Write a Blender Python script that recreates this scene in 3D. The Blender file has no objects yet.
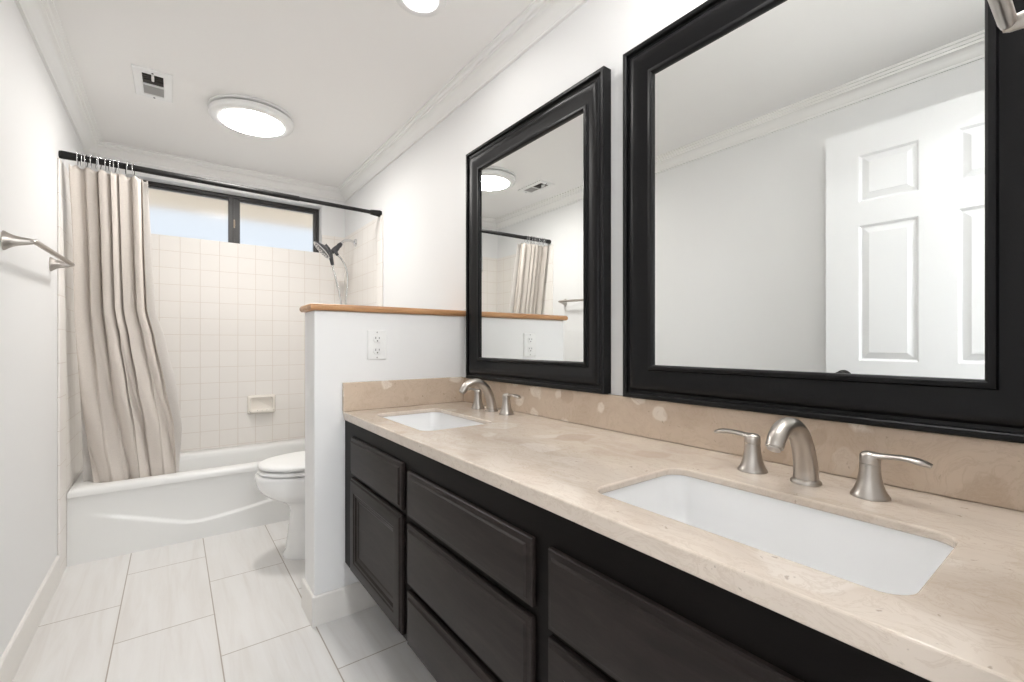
import bpy, bmesh, math, random
from mathutils import Vector, Matrix

# ------------------------------------------------------------------ camera, world, exposure
scene = bpy.context.scene
COL = scene.collection
W, H = 1.524, 2.29            # room width, ceiling height
YF = 3.707                    # far wall
F_PX, YAW, VH = 453.22, 0.6413, 343.74
cam_d = bpy.data.cameras.new('camera')
cam_d.sensor_fit = 'HORIZONTAL'; cam_d.sensor_width = 36.0
cam_d.lens = F_PX / 1024 * 36.0
cam_d.shift_y = (VH - 341.0) / 1024
cam_d.clip_start = 0.01
cam = bpy.data.objects.new('camera', cam_d); COL.objects.link(cam)
cam.location = (0.4234, 0.0, 1.0792)
cam.rotation_euler = (math.pi / 2, 0, -YAW)
scene.camera = cam

world = bpy.data.worlds.new('sky'); scene.world = world; world.use_nodes = True
bg = world.node_tree.nodes['Background']
bg.inputs['Color'].default_value = (0.86, 0.93, 1.0, 1); bg.inputs['Strength'].default_value = 0.95

sun_d = bpy.data.lights.new('sun', 'SUN'); sun_d.energy = 4.0; sun_d.angle = 0.01
sun = bpy.data.objects.new('sun', sun_d); COL.objects.link(sun); sun.rotation_euler = (math.radians(38), 0, math.radians(12))

scene.view_settings.view_transform = 'Standard'
scene.view_settings.look = 'None'
scene.view_settings.gamma = 1.0
scene.view_settings.use_curve_mapping = False
scene.view_settings.exposure = 0.05

LED_DISC, LED_CAN, FILL_HALL, FILL_GLOBE = 66.0, 74.0, 115.0, 40.0      # lamp strengths; hall and globe lamps are added for brightness

# ------------------------------------------------------------------ materials
def new_mat(name):
    m = bpy.data.materials.new(name); m.use_nodes = True
    return m, m.node_tree, m.node_tree.nodes['Principled BSDF']

def simple(name, col, rough=0.5, metal=0.0, coat=0.0, bump=0.0, bscale=200.0, spec=None, emis=None, estr=0.0, vary=0.0, vscale=6.0):
    m, t, b = new_mat(name)
    b.inputs['Base Color'].default_value = (*col, 1)
    b.inputs['Roughness'].default_value = rough
    b.inputs['Metallic'].default_value = metal
    b.inputs['Coat Weight'].default_value = coat
    if spec is not None: b.inputs['Specular IOR Level'].default_value = spec
    if emis:
        b.inputs['Emission Color'].default_value = (*emis, 1); b.inputs['Emission Strength'].default_value = estr
    tc = t.nodes.new('ShaderNodeTexCoord')
    if bump:
        n = t.nodes.new('ShaderNodeTexNoise'); n.inputs['Scale'].default_value = bscale
        t.links.new(tc.outputs['Object'], n.inputs['Vector'])
        bp = t.nodes.new('ShaderNodeBump'); bp.inputs['Strength'].default_value = bump; bp.inputs['Distance'].default_value = 0.002
        t.links.new(n.outputs['Fac'], bp.inputs['Height']); t.links.new(bp.outputs['Normal'], b.inputs['Normal'])
    if vary:
        n = t.nodes.new('ShaderNodeTexNoise'); n.inputs['Scale'].default_value = vscale; n.inputs['Detail'].default_value = 3
        t.links.new(tc.outputs['Object'], n.inputs['Vector'])
        mx = t.nodes.new('ShaderNodeMix'); mx.data_type = 'RGBA'
        mx.inputs['A'].default_value = (*[c * (1 - vary) for c in col], 1); mx.inputs['B'].default_value = (*[min(1, c * (1 + vary)) for c in col], 1)
        t.links.new(n.outputs['Fac'], mx.inputs['Factor']); t.links.new(mx.outputs['Result'], b.inputs['Base Color'])
    return m

M = {}
M['paint'] = simple('white_wall_paint', (0.835, 0.834, 0.832), 0.55, bump=0.04, bscale=130)
M['ceiling'] = simple('ceiling_paint', (0.915, 0.905, 0.89), 0.8, bump=0.06, bscale=90)
M['trim'] = simple('white_trim_paint', (0.905, 0.90, 0.885), 0.35)
M['door'] = simple('white_door_paint', (0.84, 0.845, 0.85), 0.35)
M['porcelain'] = simple('white_porcelain', (0.86, 0.86, 0.855), 0.08, coat=0.6)
M['sinkware'] = simple('white_sink_china', (0.93, 0.93, 0.93), 0.12, coat=0.4)
M['tub'] = simple('tub_enamel', (0.83, 0.83, 0.815), 0.28, coat=0.15)
M['black'] = simple('black_satin_frame', (0.0045, 0.0044, 0.005), 0.36, spec=0.22)
M['blackmetal'] = simple('black_metal', (0.010, 0.0095, 0.0095), 0.5, spec=0.3)
M['winframe'] = simple('bronze_black_window_frame', (0.022, 0.019, 0.018), 0.4)
M['nickel'] = simple('brushed_nickel', (0.49, 0.455, 0.42), 0.33, metal=1.0, bump=0.02, bscale=600)
M['chrome'] = simple('chrome', (0.72, 0.72, 0.73), 0.12, metal=1.0)
M['darkchrome'] = simple('dark_grey_plastic', (0.05, 0.05, 0.055), 0.3)
M['plate'] = simple('white_plastic', (0.86, 0.86, 0.85), 0.3)
M['slot'] = simple('dark_slot', (0.05, 0.05, 0.05), 0.6)
M['ventgrey'] = simple('vent_grey', (0.45, 0.44, 0.43), 0.6)
M['ventdark'] = simple('vent_cavity_dark', (0.045, 0.04, 0.035), 0.8)
M['brass'] = simple('latch_metal', (0.40, 0.33, 0.26), 0.45, metal=1.0)
M['mirror'] = simple('mirror_silver', (0.90, 0.915, 0.905), 0.0, metal=1.0)
M['eave'] = simple('tan_eave_paint', (0.84, 0.70, 0.53), 0.8, vary=0.05)
M['ground'] = simple('pale_concrete', (0.75, 0.75, 0.75), 0.9, vary=0.05)
M['neighbour'] = simple('pale_stucco', (0.80, 0.86, 0.93), 0.9, vary=0.03)
M['disc'] = simple('led_diffuser', (0.95, 0.94, 0.92), 0.4, emis=(1.0, 0.975, 0.94), estr=LED_DISC)
M['canlens'] = simple('led_can_lens', (0.95, 0.94, 0.92), 0.4, emis=(1.0, 0.975, 0.945), estr=LED_CAN)
M['canlens_added'] = simple('added_can_lens', (0.95, 0.94, 0.92), 0.4, emis=(0.97, 0.985, 1.0), estr=LED_CAN * 0.8)  # lens of the added can out of view
M['globe'] = simple('added_opal_globe', (0.95, 0.94, 0.92), 0.4, emis=(1.0, 0.985, 0.96), estr=FILL_GLOBE)  # globes of the added vanity light
M['hallfill'] = simple('added_hall_lens', (0.95, 0.94, 0.92), 0.4, emis=(0.96, 0.98, 1.0), estr=FILL_HALL)  # lens of the added hallway fill lamp
M['hose'] = simple('metal_hose', (0.6, 0.6, 0.6), 0.25, metal=1.0)
M['seal'] = simple('rubber_grey', (0.2, 0.2, 0.2), 0.6)
M['tilebase'] = simple('tile_base', (0.80, 0.775, 0.74), 0.3, vary=0.03, vscale=9)

def node(t, kind, **kw):
    n = t.nodes.new(kind)
    for k, v in kw.items(): setattr(n, k, v)
    return n

def mix(t, fac, a, b):
    mx = node(t, 'ShaderNodeMix', data_type='RGBA')
    for sock, val in (('Factor', fac), ('A', a), ('B', b)):
        if isinstance(val, bpy.types.NodeSocket): t.links.new(val, mx.inputs[sock])
        elif sock == 'Factor': mx.inputs[sock].default_value = val
        else: mx.inputs[sock].default_value = (*val, 1)
    return mx.outputs['Result']

def ramp(t, src, stops):
    r = node(t, 'ShaderNodeValToRGB')
    while len(r.color_ramp.elements) < len(stops): r.color_ramp.elements.new(0.5)
    for e, (p, c) in zip(r.color_ramp.elements, stops):
        e.position = p; e.color = (*c, 1) if not isinstance(c, (int, float)) else (c, c, c, 1)
    t.links.new(src, r.inputs['Fac'])
    return r.outputs['Color']

def coords(t, order, off=(0, 0, 0), scale=(1, 1, 1)):
    """object coordinates with axes reordered, e.g. 'yxz'"""
    tc = node(t, 'ShaderNodeTexCoord'); s = node(t, 'ShaderNodeSeparateXYZ'); c = node(t, 'ShaderNodeCombineXYZ')
    t.links.new(tc.outputs['Object'], s.inputs[0])
    for i, a in enumerate(order): t.links.new(s.outputs['XYZ'.index(a.upper())], c.inputs[i])
    mp = node(t, 'ShaderNodeMapping'); mp.inputs['Location'].default_value = off; mp.inputs['Scale'].default_value = scale
    t.links.new(c.outputs[0], mp.inputs['Vector'])
    return mp.outputs['Vector']

def noise(t, vec, scale, detail=3, rough=0.5, dist=0.0):
    n = node(t, 'ShaderNodeTexNoise'); n.inputs['Scale'].default_value = scale; n.inputs['Detail'].default_value = detail
    n.inputs['Roughness'].default_value = rough; n.inputs['Distortion'].default_value = dist
    t.links.new(vec, n.inputs['Vector'])
    return n.outputs['Fac']

def brick(t, vec, w, h, mortar, offset=0.0, c1=(1, 1, 1), c2=(.97, .97, .97), cm=(0, 0, 0), smooth=0.1):
    b = node(t, 'ShaderNodeTexBrick'); b.offset = offset; b.offset_frequency = 2; b.squash = 1.0
    b.inputs['Scale'].default_value = 1.0; b.inputs['Brick Width'].default_value = w; b.inputs['Row Height'].default_value = h
    b.inputs['Mortar Size'].default_value = mortar; b.inputs['Mortar Smooth'].default_value = smooth; b.inputs['Bias'].default_value = 0
    b.inputs['Color1'].default_value = (*c1, 1); b.inputs['Color2'].default_value = (*c2, 1); b.inputs['Mortar'].default_value = (*cm, 1)
    t.links.new(vec, b.inputs['Vector'])
    return b

def mat_walltile(name, order, off, w=0.109, h=0.109):
    m, t, b = new_mat(name)
    v = coords(t, order, off)
    br = brick(t, v, w, h, 0.0016, 0.0, (0.86, 0.825, 0.785), (0.845, 0.81, 0.77), (0.73, 0.665, 0.60))
    t.links.new(br.outputs['Color'], b.inputs['Base Color'])
    b.inputs['Roughness'].default_value = 0.38
    bp = node(t, 'ShaderNodeBump', invert=True); bp.inputs['Strength'].default_value = 0.5; bp.inputs['Distance'].default_value = 0.002
    br2 = brick(t, v, w, h, 0.003, 0.0, smooth=1.0)
    t.links.new(br2.outputs['Fac'], bp.inputs['Height']); t.links.new(bp.outputs['Normal'], b.inputs['Normal'])
    return m
M['tile_far'] = mat_walltile('shower_tile_far', 'xzy', (-0.021, -0.049, 0))
M['tile_side'] = mat_walltile('shower_tile_side', 'yzx', (-0.106, -0.049, 0))
M['tile_strip'] = mat_walltile('bullnose_strip_tile', 'zyx', (-0.06, 0.0, 0), 0.155, 5.0)

def mat_floor():
    m, t, b = new_mat('floor_stone_tile')
    v = coords(t, 'yxz', (-2.16 + 0.305, -0.249, 0))
    br = brick(t, v, 0.61, 0.305, 0.0022, 0.5, (0.0, 0, 0), (1, 1, 1), (0.5, 0.5, 0.5))
    vs = coords(t, 'yxz', (0, 0, 0), (1.1, 14, 1))
    # a slightly different streak phase in each tile
    addv = node(t, 'ShaderNodeVectorMath', operation='ADD'); sc = node(t, 'ShaderNodeVectorMath', operation='SCALE')
    sc.inputs['Scale'].default_value = 3.7
    t.links.new(br.outputs['Color'], sc.inputs[0]); t.links.new(vs, addv.inputs[0]); t.links.new(sc.outputs[0], addv.inputs[1])
    n1 = noise(t, addv.outputs[0], 1.6, 5, 0.6, 0.8)
    c = ramp(t, n1, [(0.28, (0.715, 0.690, 0.665)), (0.47, (0.762, 0.746, 0.730)), (0.62, (0.785, 0.774, 0.762))])
    tint = mix(t, br.outputs['Color'], (0.97, 0.965, 0.955), (1.0, 1.0, 1.0))
    mul = node(t, 'ShaderNodeMix', data_type='RGBA', blend_type='MULTIPLY'); mul.inputs['Factor'].default_value = 1
    t.links.new(c, mul.inputs['A']); t.links.new(tint, mul.inputs['B'])
    col = mix(t, br.outputs['Fac'], mul.outputs['Result'], (0.40, 0.35, 0.30))
    t.links.new(col, b.inputs['Base Color'])
    b.inputs['Roughness'].default_value = 0.33
    bp = node(t, 'ShaderNodeBump', invert=True); bp.inputs['Strength'].default_value = 0.4; bp.inputs['Distance'].default_value = 0.001
    t.links.new(br.outputs['Fac'], bp.inputs['Height']); t.links.new(bp.outputs['Normal'], b.inputs['Normal'])
    return m
M['floor'] = mat_floor()

def mat_marble(name, base_a, base_b, clast, dark, clast_amt, rough, streak=(1, 1, 1), vscale=9.0):
    m, t, b = new_mat(name)
    v = coords(t, 'xyz')
    nv = node(t, 'ShaderNodeTexNoise'); nv.inputs['Scale'].default_value = 6; nv.inputs['Detail'].default_value = 4
    t.links.new(v, nv.inputs['Vector'])
    sc = node(t, 'ShaderNodeVectorMath', operation='SCALE'); sc.inputs['Scale'].default_value = 0.14
    t.links.new(nv.outputs['Color'], sc.inputs[0])
    wv = node(t, 'ShaderNodeVectorMath', operation='ADD'); t.links.new(v, wv.inputs[0]); t.links.new(sc.outputs[0], wv.inputs[1])
    mp = node(t, 'ShaderNodeMapping'); mp.inputs['Scale'].default_value = streak; mp.inputs['Rotation'].default_value = (0, 0, 0.5)
    t.links.new(wv.outputs[0], mp.inputs['Vector'])
    n1 = noise(t, mp.outputs['Vector'], 5.0, 8, 0.62)
    col = ramp(t, n1, [(0.32, base_b), (0.5, base_a), (0.66, tuple(min(1, c * 1.06) for c in base_a))])
    vo = node(t, 'ShaderNodeTexVoronoi'); vo.inputs['Scale'].default_value = vscale
    t.links.new(wv.outputs[0], vo.inputs['Vector'])
    sep = node(t, 'ShaderNodeSeparateColor'); t.links.new(vo.outputs['Color'], sep.inputs[0])
    sel = ramp(t, sep.outputs[0], [(1 - clast_amt - 0.01, 0.0), (1 - clast_amt + 0.01, 1.0)])
    dsel = ramp(t, vo.outputs['Distance'], [(0.38, 0.85), (0.47, 0.0)])
    mm = node(t, 'ShaderNodeMath', operation='MULTIPLY'); t.links.new(sel, mm.inputs[0]); t.links.new(dsel, mm.inputs[1])
    col = mix(t, mm.outputs[0], col, clast)
    sel2 = ramp(t, sep.outputs[1], [(0.88, 0.0), (0.90, 0.55)])
    mm2 = node(t, 'ShaderNodeMath', operation='MULTIPLY'); t.links.new(sel2, mm2.inputs[0]); t.links.new(dsel, mm2.inputs[1])
    col = mix(t, mm2.outputs[0], col, dark)
    n2 = noise(t, wv.outputs[0], 55, 3, 0.6)
    pit = ramp(t, n2, [(0.27, 0.6), (0.32, 0.0)])
    col = mix(t, pit, col, tuple(c * 0.6 for c in dark))
    n3 = noise(t, mp.outputs['Vector'], 12, 6, 0.7, 1.5)
    vein = ramp(t, n3, [(0.47, 0.0), (0.5, 0.35), (0.53, 0.0)])
    col = mix(t, vein, col, dark)
    t.links.new(col, b.inputs['Base Color'])
    b.inputs['Roughness'].default_value = rough
    b.inputs['Coat Weight'].default_value = 0.15; b.inputs['Coat Roughness'].default_value = 0.1
    return m
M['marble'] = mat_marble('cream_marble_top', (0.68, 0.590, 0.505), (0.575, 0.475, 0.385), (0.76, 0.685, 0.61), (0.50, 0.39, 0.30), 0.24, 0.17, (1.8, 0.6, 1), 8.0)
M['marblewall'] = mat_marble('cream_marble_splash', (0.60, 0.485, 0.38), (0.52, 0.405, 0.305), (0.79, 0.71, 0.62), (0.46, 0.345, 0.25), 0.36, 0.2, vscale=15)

def mat_wood_dark(name, tone, spec):
    m, t, b = new_mat(name)
    v = coords(t, 'xyz', (0, 0, 0), (9, 1.2, 9))
    n = noise(t, v, 5, 8, 0.65, 0.6)
    c = ramp(t, n, [(0.3, tuple(x * 0.65 for x in tone)), (0.55, tone), (0.72, tuple(x * 1.4 for x in tone))])
    t.links.new(c, b.inputs['Base Color']); b.inputs['Roughness'].default_value = 0.42; b.inputs['Specular IOR Level'].default_value = spec
    bp = node(t, 'ShaderNodeBump'); bp.inputs['Strength'].default_value = 0.12; bp.inputs['Distance'].default_value = 0.001
    t.links.new(n, bp.inputs['Height']); t.links.new(bp.outputs['Normal'], b.inputs['Normal'])
    return m
M['espresso'] = mat_wood_dark('espresso_stained_wood', (0.0210, 0.0160, 0.0145), 0.15)
M['frameblack'] = mat_wood_dark('black_stained_frame_wood', (0.0055, 0.0042, 0.0038), 0.08)

def mat_oak():
    m, t, b = new_mat('honey_oak')
    v = coords(t, 'xyz', (0, 0, 0), (1.5, 22, 22))
    n = noise(t, v, 3, 6, 0.6, 0.5)
    c = ramp(t, n, [(0.3, (0.37, 0.18, 0.075)), (0.55, (0.50, 0.265, 0.12)), (0.75, (0.58, 0.34, 0.17))])
    t.links.new(c, b.inputs['Base Color']); b.inputs['Roughness'].default_value = 0.35
    return m
M['oak'] = mat_oak()

def mat_fabric(name, col, trans):
    m, t, b = new_mat(name)
    v = coords(t, 'xyz', (0, 0, 0), (1, 1, 1))
    mp = node(t, 'ShaderNodeMapping'); mp.inputs['Scale'].default_value = (120, 120, 900)
    t.links.new(v, mp.inputs['Vector'])
    n = noise(t, mp.outputs['Vector'], 1.0, 2)
    mp2 = node(t, 'ShaderNodeMapping'); mp2.inputs['Scale'].default_value = (900, 900, 60)
    t.links.new(v, mp2.inputs['Vector'])
    n2 = noise(t, mp2.outputs['Vector'], 1.0, 2)
    add = node(t, 'ShaderNodeMath', operation='ADD'); t.links.new(n, add.inputs[0]); t.links.new(n2, add.inputs[1])
    c = ramp(t, add.outputs[0], [(0.35, tuple(x * 0.93 for x in col)), (0.65, tuple(min(1, x * 1.04) for x in col))])
    # ramp input spans 0..2; halve it
    mul = node(t, 'ShaderNodeMath', operation='MULTIPLY'); mul.inputs[1].default_value = 0.5
    t.links.new(add.outputs[0], mul.inputs[0])
    for l in list(t.links):
        if l.to_node.type == 'VALTORGB': t.links.remove(l)
    rn = [x for x in t.nodes if x.type == 'VALTORGB'][0]
    t.links.new(mul.outputs[0], rn.inputs['Fac'])
    t.links.new(c, b.inputs['Base Color']); b.inputs['Roughness'].default_value = 0.9
    b.inputs['Specular IOR Level'].default_value = 0.1
    tr = node(t, 'ShaderNodeBsdfTranslucent'); t.links.new(c, tr.inputs['Color'])
    ms = node(t, 'ShaderNodeMixShader'); ms.inputs[0].default_value = trans
    out = [x for x in t.nodes if x.type == 'OUTPUT_MATERIAL'][0]
    t.links.new(b.outputs[0], ms.inputs[1]); t.links.new(tr.outputs[0], ms.inputs[2]); t.links.new(ms.outputs[0], out.inputs['Surface'])
    return m
M['linen'] = mat_fabric('cream_linen', (0.79, 0.725, 0.665), 0.16)
M['liner'] = mat_fabric('white_liner', (0.86, 0.83, 0.80), 0.40)

def mat_glass():
    m, t, b = new_mat('obscure_window_glass')
    b.inputs['Base Color'].default_value = (0.97, 0.98, 1.0, 1)
    b.inputs['Transmission Weight'].default_value = 1.0
    b.inputs['Roughness'].default_value = 0.42
    b.inputs['IOR'].default_value = 1.12
    b.inputs['Coat Weight'].default_value = 0.06; b.inputs['Coat Roughness'].default_value = 0.08
    return m
M['glass'] = mat_glass()

# ------------------------------------------------------------------ mesh helpers
ORIGIN = {}
def finish(bm, name, mat, parent=None, origin=None, smooth=40, bevel=None, mats=None):
    """link a bmesh (in world coordinates) as one mesh object"""
    if parent is not None: o0 = Vector(ORIGIN[parent.name])
    else: o0 = Vector(origin or (0, 0, 0))
    if o0.length: bmesh.ops.translate(bm, vec=-o0, verts=bm.verts)
    bmesh.ops.recalc_face_normals(bm, faces=bm.faces)
    me = bpy.data.meshes.new(name); bm.to_mesh(me); bm.free()
    if smooth:
        me.polygons.foreach_set('use_smooth', [True] * len(me.polygons))
        me.set_sharp_from_angle(angle=math.radians(smooth))
    for mm in (mats or [mat]): me.materials.append(mm)
    ob = bpy.data.objects.new(name, me); COL.objects.link(ob)
    if parent is not None: ob.parent = parent
    else: ob.location = o0
    ORIGIN[ob.name] = tuple(o0)
    if bevel:
        md = ob.modifiers.new('bevel', 'BEVEL'); md.width = bevel; md.segments = 3; md.limit_method = 'ANGLE'; md.angle_limit = math.radians(50)
    return ob

def thing(name, label, cat, loc=(0, 0, 0), group=None):
    o = bpy.data.objects.new(name, None); COL.objects.link(o); o.location = loc; o.empty_display_size = 0.05
    ORIGIN[o.name] = tuple(loc)
    return tag(o, label, cat, group)
def tag(o, label, cat, group=None):
    o['label'] = label; o['category'] = cat
    if group: o['group'] = group
    return o
def struct(o):
    o['kind'] = 'structure'; return o
def dup(root, loc, label, rotz=None):
    def cp(o, p):
        c = o.copy(); COL.objects.link(c)
        if p is not None: c.parent = p
        for ch in o.children: cp(ch, c)
        return c
    r = cp(root, None); r.location = loc; r['label'] = label
    if rotz is not None: r.rotation_euler = (0, 0, rotz)
    return r

def box(bm, x0, x1, y0, y1, z0, z1):
    v = [bm.verts.new((x, y, z)) for x in (x0, x1) for y in (y0, y1) for z in (z0, z1)]
    for f in ((0, 1, 3, 2), (4, 6, 7, 5), (0, 4, 5, 1), (2, 3, 7, 6), (0, 2, 6, 4), (1, 5, 7, 3)):
        bm.faces.new([v[i] for i in f])
def boxes(*bs):
    bm = bmesh.new()
    for b in bs: box(bm, *b)
    return bm

def loft(bm, rings, closed=True, cap0=False, cap1=False):
    vr = [[bm.verts.new(p) for p in r] for r in rings]
    n = len(rings[0])
    for a, b in zip(vr, vr[1:]):
        for i in range(n if closed else n - 1):
            j = (i + 1) % n
            bm.faces.new((a[i], a[j], b[j], b[i]))
    if cap0: bm.faces.new(list(reversed(vr[0])))
    if cap1: bm.faces.new(vr[-1])
    return vr

def lathe(bm, prof, c=(0, 0, 0), axis='z', n=32, cap0=True, cap1=True, rot=None):
    """prof: (radius, height) pairs"""
    rings = []
    for r, h in prof:
        ring = []
        for k in range(n):
            a = 2 * math.pi * k / n; p = Vector((r * math.cos(a), r * math.sin(a), h))
            if axis == 'x': p = Vector((p.z, p.x, p.y))
            elif axis == 'y': p = Vector((p.x, p.z, p.y))
            if rot is not None: p = rot @ p
            ring.append(p + Vector(c))
        rings.append(ring)
    return loft(bm, rings, True, cap0, cap1)

def tube(bm, pts, radii, n=14, flat=None, up=None):
    """swept tube; flat=(sx,sy) per point squashes the section"""
    pts = [Vector(p) for p in pts]
    if isinstance(radii, (int, float)): radii = [radii] * len(pts)
    T = []
    for i in range(len(pts)):
        d = pts[min(i + 1, len(pts) - 1)] - pts[max(i - 1, 0)]
        T.append(d.normalized())
    ref = Vector(up) if up else (Vector((0, 0, 1)) if abs(T[0].z) < 0.9 else Vector((0, 1, 0)))
    nrm = (ref - T[0] * ref.dot(T[0])).normalized()
    rings = []
    for i, p in enumerate(pts):
        nrm = (nrm - T[i] * nrm.dot(T[i])).normalized(); bn = T[i].cross(nrm)
        fx, fy = flat[i] if flat else (1, 1)
        rings.append([p + nrm * (radii[i] * fx * math.cos(2 * math.pi * k / n)) + bn * (radii[i] * fy * math.sin(2 * math.pi * k / n)) for k in range(n)])
    loft(bm, rings, True, True, True)

def spline(pts, per=8):
    """Catmull-Rom through tuples of any length"""
    out = []
    P = [pts[0]] + list(pts) + [pts[-1]]
    for i in range(1, len(P) - 2):
        for k in range(per):
            t = k / per
            out.append(tuple(0.5 * (2 * b + (c - a) * t + (2 * a - 5 * b + 4 * c - d) * t * t + (3 * b - a - 3 * c + d) * t ** 3)
                             for a, b, c, d in zip(P[i - 1], P[i], P[i + 1], P[i + 2])))
    out.append(tuple(pts[-1]))
    return out

def rrect(cx, cy, w, h, r, n=8):
    """rounded rectangle, 4*(n+1) points, counter-clockwise in its own plane"""
    r = min(r, w / 2 - 1e-4, h / 2 - 1e-4); pts = []
    for q, (sx, sy) in enumerate(((1, 1), (-1, 1), (-1, -1), (1, -1))):
        for k in range(n + 1):
            a = math.pi / 2 * (q + k / n)
            pts.append((cx + sx * (w / 2 - r) + r * math.cos(a), cy + sy * (h / 2 - r) + r * math.sin(a)))
    return pts

def nested(bm, org, U, V, N, w, h, steps, cap=True):
    """stack of nested rectangles: steps = (inset, height) from outside in"""
    org, U, V, N = Vector(org), Vector(U), Vector(V), Vector(N)
    rings = [[org + U * a + V * b + N * d for a, b in ((i, i), (w - i, i), (w - i, h - i), (i, h - i))] for i, d in steps]
    loft(bm, rings, True, False, cap)

def sweep_rect(bm, org, U, V, N, w, h, prof, close=True):
    """mitred moulding round a rectangle: prof = (inset, height) closed loop"""
    org, U, V, N = Vector(org), Vector(U), Vector(V), Vector(N)
    p = list(prof) + ([prof[0]] if close else [])
    rings = [[org + U * a + V * b + N * d for a, b in ((i, i), (w - i, i), (w - i, h - i), (i, h - i))] for i, d in p]
    loft(bm, rings)
    bmesh.ops.remove_doubles(bm, verts=bm.verts, dist=1e-6)

X_, Y_, Z_ = Vector((1, 0, 0)), Vector((0, 1, 0)), Vector((0, 0, 1))

# ------------------------------------------------------------------ room shell
HALL = -1.7
struct(finish(boxes((-0.1, W + 0.1, HALL, YF + 0.16, -0.1, 0)), 'floor', M['floor'], smooth=0))
struct(finish(boxes((-0.1, W + 0.1, -0.10, YF + 0.16, H, H + 0.1)), 'ceiling', M['ceiling'], smooth=0))
struct(finish(boxes((-0.1, 0, -0.10, YF, 0, H)), 'wall_left', M['paint'], smooth=0))
struct(finish(boxes((W, W + 0.1, -0.10, YF, 0, H)), 'wall_right', M['paint'], smooth=0))
WX0, WX1, WZ0, WZ1 = 0.18, 1.345, 1.783, 2.142       # window opening
struct(finish(boxes((-0.1, W + 0.1, YF, YF + 0.16, 0, WZ0 - 0.03), (-0.1, W + 0.1, YF, YF + 0.16, WZ1, H),
                    (-0.1, WX0, YF, YF + 0.16, WZ0 - 0.03, WZ1), (WX1, W + 0.1, YF, YF + 0.16, WZ0 - 0.03, WZ1)), 'wall_far', M['paint'], smooth=0))
DX0, DX1, DZ = 0.115, 0.86, 2.045                    # doorway in the near wall
struct(finish(boxes((0, DX0, -0.10, 0, 0, H), (DX1, W, -0.10, 0, 0, H), (DX0, DX1, -0.10, 0, DZ, H)), 'wall_near', M['paint'], smooth=0))
# hallway behind the camera, lit by an added lamp
struct(finish(boxes((-0.2, -0.1, HALL, -0.10, 0, H + 0.1)), 'wall_hall_left', M['paint'], smooth=0))
struct(finish(boxes((W + 0.1, W + 0.2, HALL, -0.10, 0, H + 0.1)), 'wall_hall_right', M['paint'], smooth=0))
struct(finish(boxes((-0.2, W + 0.2, HALL - 0.1, HALL, -0.1, H + 0.1)), 'wall_hall_back', M['paint'], smooth=0))
struct(finish(boxes((-0.1, W + 0.1, HALL, -0.10, H, H + 0.1)), 'ceiling_hall', M['ceiling'], smooth=0))

# half wall between vanity and toilet
PX, PY0, PY1, PZ = 0.855, 1.843, 2.0, 1.208
struct(finish(boxes((PX, W, PY0, PY1, 0, PZ)), 'wall_partition', M['paint'], smooth=0, bevel=0.004))

# crown moulding round the room
bm = bmesh.new()
cp = [(0.0, 0.0725), (0.011, 0.0725), (0.013, 0.067), (0.011, 0.063), (0.017, 0.058), (0.023, 0.047), (0.033, 0.036), (0.045, 0.029), (0.056, 0.026),
      (0.058, 0.019), (0.066, 0.017), (0.070, 0.009), (0.083, 0.008), (0.083, 0.0), (0.0, 0.0)]
sweep_rect(bm, (0, 0, H), X_, Y_, -Z_, W, YF, cp)
struct(finish(bm, 'trim_1', M['trim'], smooth=25))
# baseboards
bprof = [(0, 0), (0, 0.010), (0.002, 0.010), (0.112, 0.010), (0.118, 0.006), (0.12, 0)]
def skirting(name, a, b, out, h=0.12, d=0.010):
    """straight skirting from a to b (xy), standing out along `out`"""
    bm = bmesh.new()
    prof = [(0, 0), (d, 0), (d, h - 0.008), (d * 0.6, h - 0.002), (0.0, h)]
    rings = [[Vector((p[0] + out[0] * q, p[1] + out[1] * q, z)) for q, z in prof] for p in (a, b)]
    loft(bm, rings, True, True, True)
    return struct(finish(bm, name, M['tilebase'], smooth=20))
skirting('baseboard_left', (0, 0), (0, 2.879), (1, 0))
bm = bmesh.new()
for z0, z1 in ((0, 0.115),):
    d = 0.010
    ring = [(W, PY0), (PX, PY0), (PX, PY1), (W, PY1)]
    outr = [(W, PY0 - d), (PX - d, PY0 - d), (PX - d, PY1 + d), (W, PY1 + d)]
    rs = []
    for i in range(4):
        ix, iy = ring[i]; ox, oy = outr[i]
        rs.append([Vector((ix, iy, 0)), Vector((ox, oy, 0)), Vector((ox, oy, z1 - 0.004)), Vector((ix + (ox - ix) * .7, iy + (oy - iy) * .7, z1)), Vector((ix, iy, z1))])
    loft(bm, rs, True, True, True)
struct(finish(bm, 'baseboard_partition', M['tilebase'], smooth=20))

# shower tile: far wall, left wall, right wall, bullnose strips
TT = 1.925; TH = 0.008
struct(finish(boxes((0, W, YF - TH, YF, 0.30, WZ0), (0, WX0, YF - TH, YF, WZ0, TT), (WX1, W, YF - TH, YF, WZ0, TT)), 'wall_tile_far', M['tile_far'], smooth=0))
struct(finish(boxes((0, TH, 3.035, YF - TH, 0, TT)), 'wall_tile_left', M['tile_side'], smooth=0))
struct(finish(boxes((W - TH, W, 2.99, YF - TH, 0, TT)), 'wall_tile_right', M['tile_side'], smooth=0))
struct(finish(boxes((0, TH + .001, 2.880, 3.034, 0, TT)), 'trim_2', M['tile_strip'], smooth=0, bevel=0.004))
struct(finish(boxes((W - TH - .001, W, 2.882, 2.989, 0, TT)), 'trim_3', M['tile_strip'], smooth=0, bevel=0.004))

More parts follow.
